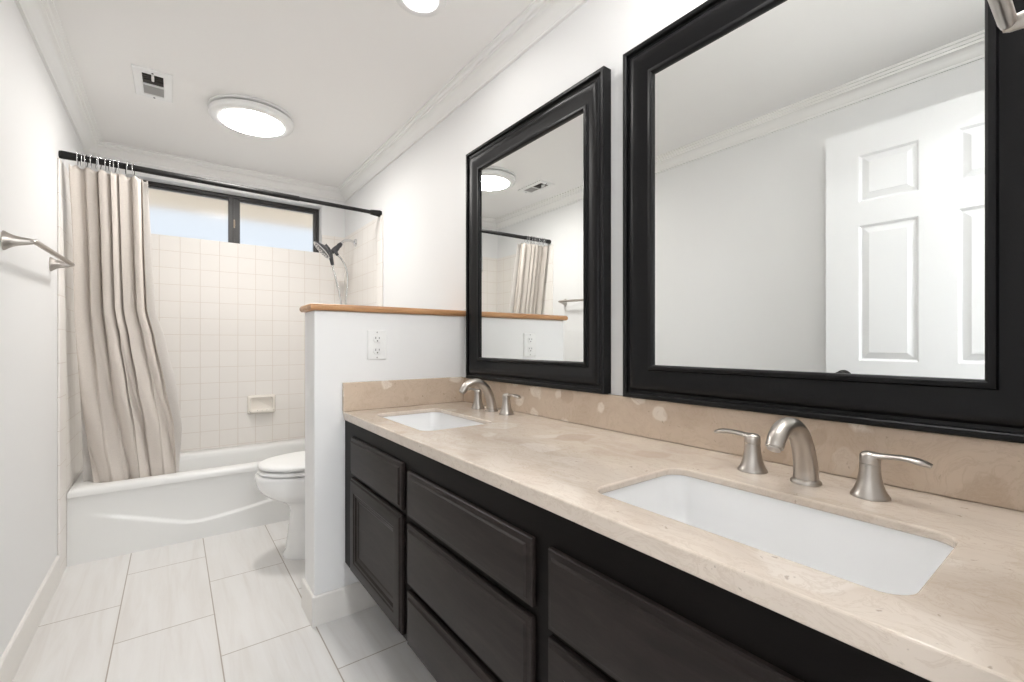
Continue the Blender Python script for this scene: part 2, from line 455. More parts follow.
# window: frame, two sashes' panes, meeting stile, latch, sloping tile sill
WY = YF + 0.080
win = thing('window_1', '', ''); del win['label']; del win['category']; struct(win)
win.location = ((WX0 + WX1) / 2, WY, WZ0); ORIGIN['window_1'] = tuple(win.location)
bm = bmesh.new(); FW = 0.036; WF0 = WZ0 - 0.029
sweep_rect(bm, (WX0 + .001, WY + 0.045, WF0), X_, Z_, -Y_, WX1 - WX0 - .002, WZ1 - WF0 - .001, [(0, 0), (0, 0.045), (FW * .55, 0.045), (FW * .6, 0.034), (FW, 0.030), (FW, 0)])
finish(bm, 'window_frame', M['winframe'], win, smooth=20)
struct(finish(boxes((WX0 + .001, WX1 - .001, YF + .0003, WY - .001, WZ0 - .029, WZ0 - .001)), 'trim_5', M['tilebase'], smooth=0, bevel=.003))
XM = 0.771
bm = boxes((XM - 0.036, XM - 0.003, WY - 0.004, WY + 0.03, WF0 + FW * .6, WZ1 - FW * .6), (XM + 0.000, XM + 0.036, WY + 0.008, WY + 0.04, WF0 + FW * .6, WZ1 - FW * .6),
           (XM - 0.012, XM + 0.002, WY - 0.007, WY + 0.01, WF0 + FW * .6, WZ1 - FW * .6))
finish(bm, 'meeting_stile', M['winframe'], win, smooth=0, bevel=0.002)
bm = boxes((XM - 0.006, XM + 0.004, WY - 0.014, WY - 0.006, 1.905, 1.965)); box(bm, XM - 0.002, XM + 0.004, WY - 0.020, WY - 0.012, 1.915, 1.955)
finish(bm, 'latch', M['brass'], win, smooth=0, bevel=0.003)
finish(boxes((WX0 + FW * .8, XM - 0.02, WY + 0.012, WY + 0.016, WF0 + FW * .8, WZ1 - FW * .8)), 'pane', M['glass'], win, smooth=0)
finish(boxes((XM + 0.02, WX1 - FW * .8, WY + 0.022, WY + 0.026, WF0 + FW * .8, WZ1 - FW * .8)), 'pane', M['glass'], win, smooth=0)

# outside the window: eave overhead, ground, pale neighbouring wall
bm = boxes((-1.5, 3.2, YF + 0.165, YF + 0.93, 2.19, 2.25), (-1.5, 3.2, YF + 0.93, YF + 0.96, 2.185, 2.34))
struct(finish(bm, 'ceiling_eave', M['eave'], smooth=0))
struct(finish(boxes((-3, 5, YF + 0.13, YF + 6, -0.2, -0.05)), 'floor_outside', M['ground'], smooth=0))

# door: six-panel slab swung open, parallel to the left wall
door = thing('door_1', '', ''); del door['label']; del door['category']; struct(door)
DY0, DY1, DFX, DT, DB = 0.03, 0.815, 0.16, 0.035, 2.03
door.location = (DFX - DT / 2, DY0, 0.012); ORIGIN['door_1'] = tuple(door.location)
ys = [DY0, 0.165, 0.372, 0.487, 0.689, DY1]; zs = [0.012, 0.225, 0.86, 1.004, 1.600, 1.704, 1.910, DB]
bm = bmesh.new()
pst = [(0, 0), (0.003, -0.003), (0.008, -0.011), (0.012, -0.012), (0.036, -0.003), (0.0365, -0.0015)]
for (fx, N, flip) in ((DFX, X_, 1), (DFX - DT, -X_, -1)):
    for i in range(5):
        for k in range(7):
            if i in (1, 3) and k in (1, 3, 5):
                nested(bm, (fx, ys[i], zs[k]), Y_, Z_, N, ys[i + 1] - ys[i], zs[k + 1] - zs[k], pst)
            else:
                vs = [bm.verts.new((fx, y, z)) for y, z in ((ys[i], zs[k]), (ys[i + 1], zs[k]), (ys[i + 1], zs[k + 1]), (ys[i], zs[k + 1]))]
                bm.faces.new(vs if flip > 0 else vs[::-1])
r0 = [(DFX - DT, DY0, zs[0]), (DFX, DY0, zs[0]), (DFX, DY1, zs[0]), (DFX - DT, DY1, zs[0])]
r1 = [(a, b, DB) for a, b, c in r0]
for q in (r0, r1, [r0[0], r0[1], r1[1], r1[0]], [r0[3], r0[2], r1[2], r1[3]]): bm.faces.new([bm.verts.new(p) for p in q])
bmesh.ops.remove_doubles(bm, verts=bm.verts, dist=1e-5)
finish(bm, 'door_panel', M['door'], door, smooth=20)
for sgn, fx in ((1, DFX), (-1, DFX - DT)):
    bm = bmesh.new()
    lathe(bm, [(0.033, 0), (0.033, sgn * 0.004), (0.026, sgn * 0.008), (0.012, sgn * 0.012), (0.011, sgn * 0.024), (0.020, sgn * 0.030), (0.027, sgn * 0.040), (0.027, sgn * 0.052), (0.018, sgn * 0.060), (0.004, sgn * 0.062)],
          (fx, 0.745, 0.928), 'x', 24)
    finish(bm, 'door_knob', M['blackmetal'], door, smooth=50)
for z in (0.25, 1.05, 1.82):
    bm = bmesh.new(); lathe(bm, [(0.007, 0), (0.007, 0.09)], (DFX - 0.002, DY0 - 0.009, z - 0.045), 'z', 12)
    finish(bm, 'hinge', M['nickel'], door)
# door casing on the room side of the near wall
bm = boxes((DX1 + 0.004, DX1 + 0.062, 0, 0.014, 0, DZ + 0.06), (DX0 - 0.06, DX0 - 0.004, 0, 0.014, 0, DZ + 0.06), (DX0 - 0.004, DX1 + 0.004, 0, 0.014, DZ + 0.004, DZ + 0.06))
struct(finish(bm, 'trim_4', M['trim'], smooth=0, bevel=0.003))

# ------------------------------------------------------------------ bathtub
TY0, TY1, TZ = 3.04, YF - TH - 0.001, 0.366
TX0, TX1 = TH + 0.001, W - TH - 0.001
tub = thing('bathtub', 'white alcove bathtub with a ridged apron, under the window', 'bathtub', (W / 2, TY0, 0))
bm = bmesh.new()
tcx, tcy = (TX0 + TX1) / 2, (TY0 + TY1) / 2 
N8 = 10
def tring(w, h, r, z, dx=0, dy=0): return [Vector((x, y, z)) for x, y in rrect(tcx + dx, tcy + dy, w, h, r, N8)]
fw, fh = TX1 - TX0, TY1 - TY0
rings = [tring(fw, fh, .004, TZ - 0.035), tring(fw, fh, .004, TZ - 0.02), tring(fw - .004, fh - .004, .006, TZ - 0.008), tring(fw - .016, fh - .016, .012, TZ),
         tring(fw - .10, fh - .15, .10, TZ + 0.001, 0, 0.0), tring(fw - .125, fh - .172, .10, TZ - 0.002), tring(fw - .15, fh - .19, .10, TZ - 0.014), tring(fw - .165, fh - .20, .10, TZ - 0.04),
         tring(fw - .23, fh - .23, .11, TZ - 0.15), tring(fw - .32, fh - .27, .12, TZ - 0.24), tring(fw - .40, fh - .34, .12, TZ - 0.285), tring(fw - .6, fh - .48, .08, TZ - 0.295)]
loft(bm, rings, True, False, True)
finish(bm, 'basin', M['tub'], tub, smooth=60)
bm = bmesh.new()
def zr(x):
    pts = [(0, .255), (.10, .232), (.25, .182), (.387, .135), (.47, .107), (.52, .099), (.58, .101), (.70, .114), (.92, .146), (1.2, .195), (W, .25)]
    for (a, b), (c, d) in zip(pts, pts[1:]):
        if x <= c: return b + (d - b) * (x - a) / (c - a)
    return pts[-1][1]
nx, nz = 90, 70
grid = []
for i in range(nx + 1):
    x = TX0 + (TX1 - TX0) * i / nx; col = []
    fade = min(1, max(0, (x - 0.07) / 0.2)); fade = fade * fade * (3 - 2 * fade)
    for k in range(nz + 1):
        z = (TZ - 0.03) * k / nz
        q = (z - zr(x)) / 0.014 + 0.5; q = min(1, max(0, q)); q = q * q * (3 - 2 * q)
        y = TY0 + 0.003 + 0.011 * q * fade + (0.012 * (1 - fade) * z / TZ) - 0.016 * max(0, (z - TZ + 0.07) / 0.05) ** 2 * (1 if z > TZ - 0.07 else 0)
        y = min(max(y, TY0), TY0 + 0.03)
        col.append(bm.verts.new((x, y, z)))
    grid.append(col)
for i in range(nx):
    for k in range(nz): bm.faces.new((grid[i][k], grid[i + 1][k], grid[i + 1][k + 1], grid[i][k + 1]))
finish(bm, 'apron', M['tub'], tub, smooth=60)

# ------------------------------------------------------------------ toilet (tank on the right wall, bowl towards the room)
TCY = 2.535
toi = thing('toilet', 'white elongated toilet behind the half wall, lid closed', 'toilet', (1.1, TCY, 0))
def egg(x0, x1, hw, z, n=40, sq=2.25):
    """egg outline: round front at x0, squarer back at x1"""
    pts = []
    xm = x0 + (x1 - x0) * 0.52
    for k in range(n):
        a = 2 * math.pi * k / n; c, s = math.cos(a), math.sin(a)
        if c < 0: x = xm + (xm - x0) * -abs(c) ** (2 / 2.1); y = hw * math.copysign(abs(s) ** (2 / 2.1), s)
        else: x = xm + (x1 - xm) * abs(c) ** (2 / 2.8); y = hw * math.copysign(abs(s) ** (2 / 2.8), s)
        pts.append(Vector((x, TCY + y, z)))
    return pts
bm = bmesh.new()
rings = [egg(0.868, 1.36, .136, 0.0), egg(0.866, 1.36, .138, 0.014), egg(0.880, 1.34, .126, 0.032), egg(0.888, 1.34, .118, 0.10), egg(0.896, 1.34, .114, 0.18), egg(0.900, 1.33, .117, 0.232),
         egg(0.884, 1.32, .126, 0.266), egg(0.842, 1.31, .145, 0.292), egg(0.796, 1.30, .166, 0.318), egg(0.764, 1.30, .180, 0.348), egg(0.748, 1.30, .187, 0.382), egg(0.742, 1.30, .189, 0.408), egg(0.742, 1.30, .189, 0.423), egg(0.748, 1.30, .185, 0.430)]
loft(bm, rings, True, True, True)
finish(bm, 'bowl', M['porcelain'], toi, smooth=60)
bm = bmesh.new()
loft(bm, [egg(0.760, 1.22, .180, 0.4375), egg(0.755, 1.225, .184, 0.440), egg(0.755, 1.225, .184, 0.451), egg(0.762, 1.22, .178, 0.455)], True, True, True)
finish(bm, 'seat', M['plate'], toi, smooth=60)
bm = bmesh.new()
loft(bm, [egg(0.762, 1.225, .177, 0.4620), egg(0.756, 1.23, .183, 0.4660), egg(0.756, 1.23, .183, 0.476), egg(0.766, 1.225, .174, 0.484), egg(0.81, 1.20, .14, 0.489), egg(0.90, 1.12, .07, 0.491)], True, True, True)
finish(bm, 'lid', M['plate'], toi, smooth=60)
for a in (-0.10, 0.06):
    finish(boxes((1.235, 1.275, TCY + a, TCY + a + 0.04, 0.425, 0.478)), 'hinge', M['plate'], toi, smooth=0, bevel=0.006)
bm = bmesh.new()
def tk(w, d, z, cx=1.413): return [Vector((x, y, z)) for x, y in rrect(cx, TCY, d, w, 0.035, 6)]
loft(bm, [tk(.36, .17, .40), tk(.38, .18, .42), tk(.43, .20, .72)], True, True, True)
finish(bm, 'tank', M['porcelain'], toi, smooth=60)
bm = bmesh.new()
loft(bm, [tk(.435, .204, .722), tk(.45, .216, .728), tk(.45, .216, .745), tk(.43, .20, .756)], True, True, True)
finish(bm, 'tank_lid', M['porcelain'], toi, smooth=60)
bm = bmesh.new()
tube(bm, [(1.312, TCY - .15, .67), (1.295, TCY - .15, .67)], 0.012); tube(bm, [(1.295, TCY - .155, .67), (1.292, TCY - .12, .668), (1.290, TCY - .08, .662)], [.008, .007, .008])
finish(bm, 'flush_lever', M['chrome'], toi)

# ------------------------------------------------------------------ oak cap on the half wall
bm = bmesh.new()
cx0, cx1, cy0, cy1 = 0.838, W - 0.001, PY0 - 0.016, PY1 + 0.016
def capring(ins, z): return [Vector(p) for p in ((cx0 + ins, cy0 + ins, z), (cx1, cy0 + ins, z), (cx1, cy1 - ins, z), (cx0 + ins, cy1 - ins, z))]
loft(bm, [capring(.006, PZ + .0005), capring(.001, PZ + .006), capring(0, PZ + .012), capring(0, PZ + .016), capring(.003, PZ + .023), capring(.009, PZ + .0265)], True, True, True)
tag(finish(bm, 'oak_ledge', M['oak'], origin=(1.18, 1.92, PZ), smooth=50), 'honey oak cap board with rounded edges along top of the white half wall', 'ledge')

# electrical outlet on the half wall
out = thing('outlet', 'white duplex power outlet plate on the half wall above the stone splash', 'outlet', (1.0985, PY0, 1.074))
bm = bmesh.new(); nested(bm, (1.058, PY0 - 0.0003, 1.013), X_, Z_, -Y_, 0.081, 0.122, [(0, 0), (0, 0.003), (0.004, 0.006)])
finish(bm, 'cover_plate', M['plate'], out, smooth=20)
for zc in (1.0985, 1.050):
    bm = bmesh.new()
    loft(bm, [[Vector((x, PY0 - d, z)) for x, z in rrect(1.0985, zc, .033 - i, .030 - i, .011, 6)] for i, d in ((0, .0055), (0, .0085), (.002, .0095))], True, False, True)
    rc = finish(bm, 'receptacle', M['plate'], out, smooth=30)
    bm = boxes((1.0985 - .0085, 1.0985 - .006, PY0 - .0101, PY0 - .0094, zc, zc + .009), (1.0985 + .006, 1.0985 + .0085, PY0 - .0101, PY0 - .0094, zc + .001, zc + .008))
    lathe(bm, [(.003, -.0094), (.003, -.0101)], (1.0985, PY0, zc - .0075), 'y', 10)
    ORIGIN[rc.name] = ORIGIN['outlet']
    finish(bm, 'slots', M['slot'], rc, smooth=0)
for zc in (1.126, 1.0225):
    bm = bmesh.new(); lathe(bm, [(.0032, -.0058), (.0032, -.0068), (.002, -.0073)], (1.0985, PY0, zc), 'y', 12)
    finish(bm, 'screw', M['ventgrey'], out)

# ------------------------------------------------------------------ shower rod, curtain, liner, rings
RY, RZ = 2.922, 1.9455; ROD_TILT = 0.0098
rod = thing('shower_rod', 'black tension shower rod spanning the tub alcove under the crown moulding', 'shower rod', (W / 2, RY, RZ)); rod.rotation_euler = (0, ROD_TILT, 0)
bm = bmesh.new(); lathe(bm, [(0.0145, 0.006), (0.0145, 1.02), (0.0125, 1.024), ], (0, RY, RZ), 'x', 20); finish(bm, 'outer_tube', M['blackmetal'], rod)
bm = bmesh.new(); lathe(bm, [(0.0118, 1.02), (0.0118, W - 0.05)], (0, RY, RZ), 'x', 20); finish(bm, 'inner_tube', M['blackmetal'], rod)
bm = bmesh.new(); lathe(bm, [(0.0150, W - 0.072), (0.0160, W - 0.070), (0.0215, W - 0.016), (0.0215, W - 0.009), (0.018, W - 0.0005)], (0, RY, RZ), 'x', 24); finish(bm, 'end_cap', M['blackmetal'], rod)
bm = bmesh.new(); lathe(bm, [(0.0165, 0.07), (0.0170, 0.066), (0.0185, 0.018), (0.0185, 0.008), (0.016, 0.0006)], (0, RY, RZ), 'x', 24); finish(bm, 'end_cap', M['blackmetal'], rod)

def interp(tab, z):
    tab = sorted(tab)
    if z <= tab[0][0]: return tab[0][1]
    for (a, b), (c, d) in zip(tab, tab[1:]):
        if z <= c:
            t = (z - a) / (c - a); t = t * t * (3 - 2 * t) * .4 + t * .6
            return b + (d - b) * t
    return tab[-1][1]
def cy(z): return 2.930 + (3.165 - 2.930) * min(1, max(0, (1.90 - z) / (1.90 - .45)))
def sheet(name, mat, ltab, rtab, ztop, zbot, folds, amp, dy, seed, nu=300, nv=90):
    rnd = random.Random(seed)
    ph = [rnd.uniform(0, 6.28) for _ in range(8)]
    bm = bmesh.new(); rows = []
    for j in range(nv + 1):
        t = j / nv; row = []
        for i in range(nu + 1):
            s = i / nu
            zt = ztop - 0.010 * (0.5 - 0.5 * math.cos(2 * math.pi * 11 * s)) - 0.006 * s
            z = zt + (zbot - zt) * t
            if j == nv: z += 0.006 * math.sin(9 * s + ph[3])
            xl, xr = interp(ltab, z), interp(rtab, z)
            sw = s + 0.030 * math.sin(2 * math.pi * 1.3 * s + ph[0]) + 0.016 * math.sin(2 * math.pi * 3.1 * s + ph[1] + 1.2 * t)
            a = amp * (1.0 + 0.35 * math.sin(2 * math.pi * 1.7 * s + ph[2])) * (0.85 + 0.35 * math.sin(math.pi * min(1, t * 1.1)))
            f1 = 2 * math.pi * folds * sw + 0.5 * math.sin(1.6 * t + ph[4])
            # rounded ridges towards the room, narrow creases between them
            w = 1 - 2 * abs(math.sin(f1 / 2 + 0.25 * math.sin(f1))) ** 0.75
            low = max(0, (t - 0.40) / 0.60); low = low * low * (3 - 2 * low)
            wide = 1 - 2 * abs(math.sin(math.pi * folds * 0.55 * (sw - 0.30 * (t - 0.4)) + 0.9)) ** 0.8
            off = a * (w * (1 - 0.82 * low) + 1.35 * low * wide)
            off += 0.004 * low * math.sin(2 * math.pi * (4.5 * s - 2.2 * t) + ph[6])
            lean = 0.008 * math.cos(f1) * (1 - 0.4 * low)
            row.append(bm.verts.new((xl + (xr - xl) * s + lean * min(1, 6 * s) * min(1, 6 * (1 - s)), cy(z) + dy + off, z)))
        rows.append(row)
    for j in range(nv):
        for i in range(nu): bm.faces.new((rows[j][i], rows[j + 1][i], rows[j + 1][i + 1], rows[j][i + 1]))
    ob = finish(bm, name, mat, origin=(0.2, 2.97, 1.88), smooth=180)
    md = ob.modifiers.new('thickness', 'SOLIDIFY'); md.thickness = 0.0015
    return ob
L1 = [(1.9, .033), (1.6, .040), (1.2, .040), (.85, .050), (.59, .068), (.36, .094)]
R1 = [(1.9, .298), (1.56, .303), (1.26, .312), (1.10, .345), (.844, .388), (.623, .424), (.384, .434)]
tag(sheet('shower_curtain', M['linen'], L1, R1, 1.915, 0.345, 6.0, 0.019, 0.0, 4), 'cream linen shower curtain gathered in folds at left end of black rod', 'shower curtain')
L2 = [(1.9, .062), (1.2, .060), (.85, .045), (.59, .045), (.36, .050)]
R2 = [(1.9, .318), (1.56, .330), (1.258, .347), (1.078, .392), (.83, .438), (.60, .463), (.37, .448)]
tag(sheet('curtain_liner', M['liner'], L2, R2, 1.919, 0.33, 5.0, 0.009, 0.042, 9), 'thin white shower liner hanging behind the cream curtain, inside the tub', 'curtain liner')
def ring_mesh():
    bm = bmesh.new()
    pts = []
    for k in range(25):
        a = 2 * math.pi * k / 24
        z = 0.019 * math.cos(a); y = 0.0185 * math.sin(a)
        if z < 0: z *= 2.1; y *= (1 - 0.25 * (-z / 0.04))
        pts.append((0, y, z))
    tube(bm, pts, 0.0017, 6)
    for a in (-0.8, -0.4, 0, 0.4, 0.8):
        lathe(bm, [(0.001, -.0045), (.0036, -.003), (.0046, 0), (.0036, .003), (.001, .0045)], (0, 0.0188 * math.sin(a), 0.0188 * math.cos(a)), 'y', 8)
    return bm
rxs = [0.062, 0.074, 0.092, 0.108, 0.128, 0.140, 0.160, 0.174, 0.194, 0.208, 0.236, 0.264]
names_ = ['first', 'second', 'third', 'fourth', 'fifth', 'sixth', 'seventh', 'eighth', 'ninth', 'tenth', 'eleventh', 'twelfth']
ring0 = None
for i, x in enumerate(rxs):
    lab = 'chrome curtain hook with roller beads on black rod, %s from the left wall' % names_[i]
    if ring0 is None:
        bm = ring_mesh(); rz = RZ - (x - W / 2) * ROD_TILT; bmesh.ops.translate(bm, vec=(x, RY, rz), verts=bm.verts)
        ring0 = tag(finish(bm, 'curtain_ring', M['chrome'], origin=(x, RY, rz), smooth=60), lab, 'curtain ring', 'curtain rings on the shower rod')
    else:
        r = ring0.copy(); COL.objects.link(r); r.location = (x, RY, RZ - (x - W / 2) * ROD_TILT); r['label'] = lab
        r.rotation_euler = (0, 0, 0.25 * math.sin(i * 2.1))

# ------------------------------------------------------------------ shower head on the right tile wall
sh = thing('hand_shower', 'chrome and dark grey hand shower docked on wall arm with hanging hose', 'shower', (W - TH, 3.42, 1.835))
bm = bmesh.new(); lathe(bm, [(0.030, 0), (0.030, -.004), (0.024, -.010), (0.012, -.014)], (W - TH - .0003, 3.42, 1.835), 'x', 24); finish(bm, 'flange', M['chrome'], sh)
bm = bmesh.new(); tube(bm, spline([(1.510, 3.42, 1.835), (1.470, 3.412, 1.843), (1.425, 3.40, 1.832), (1.395, 3.39, 1.800)], 6), 0.0095); finish(bm, 'arm', M['chrome'], sh)
bm = bmesh.new(); tube(bm, [(1.401, 3.392, 1.808), (1.385, 3.387, 1.790), (1.38, 3.386, 1.784), (1.368, 3.382, 1.770), (1.352, 3.377, 1.752), (1.334, 3.371, 1.738)], [.013, .018, .015, .020, .022, .016])
tube(bm, [(1.352, 3.377, 1.757), (1.356, 3.36, 1.735), (1.362, 3.345, 1.715)], [.014, .013, .011]); finish(bm, 'diverter', M['darkchrome'], sh)
# head: a broad shallow disc, its face down and into the tub
axis = Vector((-0.70, 0.10, -0.67)).normalized(); rq = Vector((0, 0, 1)).rotation_difference(axis).to_matrix()
hc = Vector((1.262, 3.352, 1.738))
bm = bmesh.new(); lathe(bm, [(.012, -.036), (.030, -.028), (.058, -.014), (.074, -.004), (.077, .002), (.075, .008)], hc, 'z', 32, True, True, rq)
hd = finish(bm, 'head', M['darkchrome'], sh, smooth=50)
bm = bmesh.new(); lathe(bm, [(.0765, .0035), (.0775, .006), (.0755, .0095), (.070, .0100), (.067, .0085)], hc, 'z', 32, False, True, rq)
finish(bm, 'face_ring', M['chrome'], hd, smooth=50)
bm = bmesh.new()
for rr, cnt in ((.020, 6), (.038, 12), (.056, 18)):
    for k in range(cnt):
        a = 2 * math.pi * k / cnt
        lathe(bm, [(.0032, .0085), (.0026, .012), (.0012, .0125)], hc + rq @ Vector((rr * math.cos(a), rr * math.sin(a), 0)), 'z', 6, True, True, rq)
finish(bm, 'nozzles', M['seal'], hd)
bm = bmesh.new(); tube(bm, [hc + Vector((0.012, 0.01, 0.030)), (1.300, 3.362, 1.748), (1.318, 3.360, 1.715), (1.326, 3.358, 1.672), (1.332, 3.357, 1.640)], [.026, .020, .0165, .0135, .0115]); finish(bm, 'handle', M['darkchrome'], sh)
bm = bmesh.new()
tube(bm, spline([(1.332, 3.357, 1.645), (1.345, 3.356, 1.58), (1.372, 3.352, 1.47), (1.388, 3.35, 1.37), (1.395, 3.35, 1.22), (1.405, 3.35, 1.05), (1.425, 3.35, 0.985), (1.440, 3.35, 1.05),
                 (1.432, 3.35, 1.22), (1.424, 3.35, 1.38), (1.434, 3.348, 1.53), (1.425, 3.346, 1.62), (1.39, 3.345, 1.69), (1.364, 3.345, 1.712)], 8), 0.0068, 10)
finish(bm, 'hose', M['hose'], sh)

# soap dish set in the far tile
sd = thing('soap_dish', 'cream ceramic soap dish set into the tiled wall above tub', 'soap dish', (0.93, YF - TH, 0.645))
bm = bmesh.new()
def sring(w, h, r, y, dz=0): return [Vector((x, y, z)) for x, z in rrect(0.931, 0.645 + dz, w, h, r, 6)]
yb = YF - TH - 0.0005
loft(bm, [sring(.180, .134, .012, yb), sring(.180, .134, .012, yb - .006), sring(.172, .126, .014, yb - .014), sring(.150, .104, .014, yb - .020), sring(.142, .090, .012, yb - .019, .004), sring(.134, .080, .012, yb - .006, .006), sring(.128, .074, .010, yb - .003, .006)], True, True, True)
m_soap = simple('cream_ceramic', (0.84, 0.79, 0.72), 0.12, coat=0.4)
finish(bm, 'dish_body', m_soap, sd, smooth=50)
bm = bmesh.new()
loft(bm, [[Vector((x, y, z)) for x, y in rrect(0.931, yb - .024, .146, .046, .016, 6)] for z in (.590,)] + [[Vector((x, y, .598)) for x, y in rrect(0.931, yb - .026, .158, .050, .018, 6)], [Vector((x, y, .604)) for x, y in rrect(0.931, yb - .026, .154, .046, .016, 6)], [Vector((x, y, .600)) for x, y in rrect(0.931, yb - .024, .140, .034, .012, 6)]], True, True, True)
for k in range(3): box(bm, 0.90 + .03 * k, 0.905 + .03 * k, yb - .036, yb - .012, .599, .604)
finish(bm, 'tray', m_soap, sd, smooth=50)

# ------------------------------------------------------------------ towel bars (brushed nickel, trumpet posts)
def post(bm, y0, x0):
    prof = [(0.0000, .0270), (.0015, .0272), (.005, .0262), (.012, .0215), (.022, .0165), (.034, .0130), (.048, .0105), (.060, .0085), (.070, .0065)]
    rings = []
    for h, r in prof:
        ring = []
        for k in range(24):
            a = 2 * math.pi * k / 24
            ring.append(Vector((x0 + h, y0 + r * .80 * math.cos(a), 1.42 + r * 1.12 * math.sin(a) + 0.004 * (h / .07))))
        rings.append(ring)
    loft(bm, rings, True, True, True)
TBY0, TBY1 = 2.063, 2.732
tb = thing('towel_bar', 'brushed nickel towel bar with trumpet posts on left wall beside tub', 'towel bar', (0, (TBY0 + TBY1) / 2, 1.42), 'nickel towel bars')
for y in (TBY0, TBY1):
    bm = bmesh.new(); post(bm, y, 0.0005); finish(bm, 'post', M['nickel'], tb, smooth=60)
tb.rotation_euler = (0.030, 0, 0); tb.location.z = 1.409
bm = bmesh.new(); tube(bm, [(0.066, TBY0 - .010, 1.4235), (0.069, TBY0 + .004, 1.4245), (0.070, TBY0 + .02, 1.4245), (0.070, TBY1 - .02, 1.4245), (0.069, TBY1 - .004, 1.4245), (0.066, TBY1 + .010, 1.4235)], [.005, .0085, .0088, .0088, .0085, .005], 16)
finish(bm, 'bar', M['nickel'], tb, smooth=60)

# the near-wall bar whose far elbow pokes into the top right of the view
tb2 = thing('towel_bar', 'brushed nickel towel bar end and elbow before the big mirror, top right corner', 'towel bar', (1.139, 0, 1.42), 'nickel towel bars')
def post2(bm, x0):
    rings = []
    for h, r in [(0.0005, .0270), (.0015, .0272), (.005, .0262), (.012, .0215), (.022, .0165), (.034, .0130), (.048, .0095), (.060, .0085), (.070, .0075), (.075, .0055)]:
        rings.append([Vector((x0 + r * .85 * math.cos(2 * math.pi * k / 24), h, 1.42 + r * 1.05 * math.sin(2 * math.pi * k / 24))) for k in range(24)])
    loft(bm, rings, True, True, True)
for x in (1.139, 0.955):
    bm = bmesh.new(); post2(bm, x); finish(bm, 'post', M['nickel'], tb2, smooth=60)
bm = bmesh.new(); tube(bm, [(1.1435, .068, 1.4215), (1.139, .0705, 1.4215), (1.13, .071, 1.4215), (.964, .071, 1.4215), (.955, .0705, 1.4215), (.950, .068, 1.4215)], [.005, .0070, .0074, .0074, .0070, .005], 16)
finish(bm, 'bar', M['nickel'], tb2, smooth=60)

# ------------------------------------------------------------------ ceiling: disc light, can lights (the nearer one added), vent
dl = thing('ceiling_light', 'round flush white disc ceiling light, lit, over the tub end', 'ceiling light', (0.757, 2.735, H))
c0 = (0.757, 2.735, H)
bm = bmesh.new(); lathe(bm, [(.196, -.0004), (.198, -.006), (.196, -.010), (.180, -.013)], c0, 'z', 64, True, True); finish(bm, 'mounting_ring', M['plate'], dl, smooth=50)
bm = bmesh.new(); lathe(bm, [(.183, -.012), (.183, -.019)], c0, 'z', 64, False, False); finish(bm, 'gap_shade', M['ventgrey'], dl)  # grey band, coloured for the shade between ring and housing
bm = bmesh.new(); lathe(bm, [(.146, -.0185), (.190, -.019), (.195, -.022), (.195, -.036), (.192, -.042), (.180, -.047), (.152, -.050), (.148, -.049)], c0, 'z', 64, False, False); finish(bm, 'housing', M['plate'], dl, smooth=50)
bm = bmesh.new(); lathe(bm, [(.149, -.046), (.148, -.050), (.138, -.0535), (.10, -.057), (.05, -.0585), (.006, -.059)], c0, 'z', 64, False, True); finish(bm, 'diffuser', M['disc'], dl, smooth=60)

def can(x, y, label, lens='canlens'):
    t = thing('recessed_light', label, 'ceiling light', (x, y, H), 'recessed ceiling lights')
    bm = bmesh.new(); lathe(bm, [(.089, -.0004), (.0895, -.003), (.086, -.007), (.064, -.0085), (.059, -.006), (.057, -.002)], (x, y, H), 'z', 48, False, False); finish(bm, 'trim_ring', M['plate'], t, smooth=50)
    bm = bmesh.new(); lathe(bm, [(.058, -.002), (.045, -.0028), (.004, -.003)], (x, y, H), 'z', 48, False, True); finish(bm, 'lens', M[lens], t, smooth=50)
can(1.115, 1.46, 'round recessed ceiling light at top edge of view, in front of the disc light')
can(1.115, 0.42, 'added unseen round recessed ceiling light above the sink nearest the doorway', 'canlens_added')  # extra can added out of view to brighten the near end
# added vanity light over the near mirror, out of view, lifts the brightness
vl = thing('added_vanity_light', 'added unseen three-globe nickel vanity light on the wall above the mirror nearest the doorway', 'fill light', (W, 0.36, 2.03))
bm = boxes((W - .016, W - .0005, .13, .59, 1.995, 2.065)); finish(bm, 'back_plate', M['nickel'], vl, smooth=0, bevel=.006)
for y in (.185, .36, .535):
    bm = bmesh.new(); tube(bm, [(W - .015, y, 2.03), (W - .05, y, 2.027), (W - .085, y, 2.036), (W - .092, y, 2.05)], .007); lathe(bm, [(.012, 0), (.022, .004), (.024, .016)], (W - .092, y, 2.045), 'z', 20)
    am = finish(bm, 'arm', M['nickel'], vl)
    bm = bmesh.new(); lathe(bm, [(.022, 0), (.038, .014), (.047, .035), (.048, .050), (.041, .070), (.026, .085), (.004, .091)], (W - .092, y, 2.058), 'z', 24)
    finish(bm, 'globe', M['globe'], vl, smooth=60)
# added hallway lamp, unseen, fills the bathroom through the doorway
t = thing('added_hall_light', 'added unseen round flush ceiling lamp in the hallway outside the doorway', 'ceiling light', (0.7, -0.9, H))
bm = bmesh.new(); lathe(bm, [(.2, -.0004), (.2, -.03), (.19, -.035)], (0.7, -0.9, H), 'z', 32, False, False); finish(bm, 'rim', M['plate'], t)
bm = bmesh.new(); lathe(bm, [(.19, -.034), (.15, -.05), (.08, -.058), (.005, -.06)], (0.7, -0.9, H), 'z', 32, False, True); finish(bm, 'lens', M['hallfill'], t)

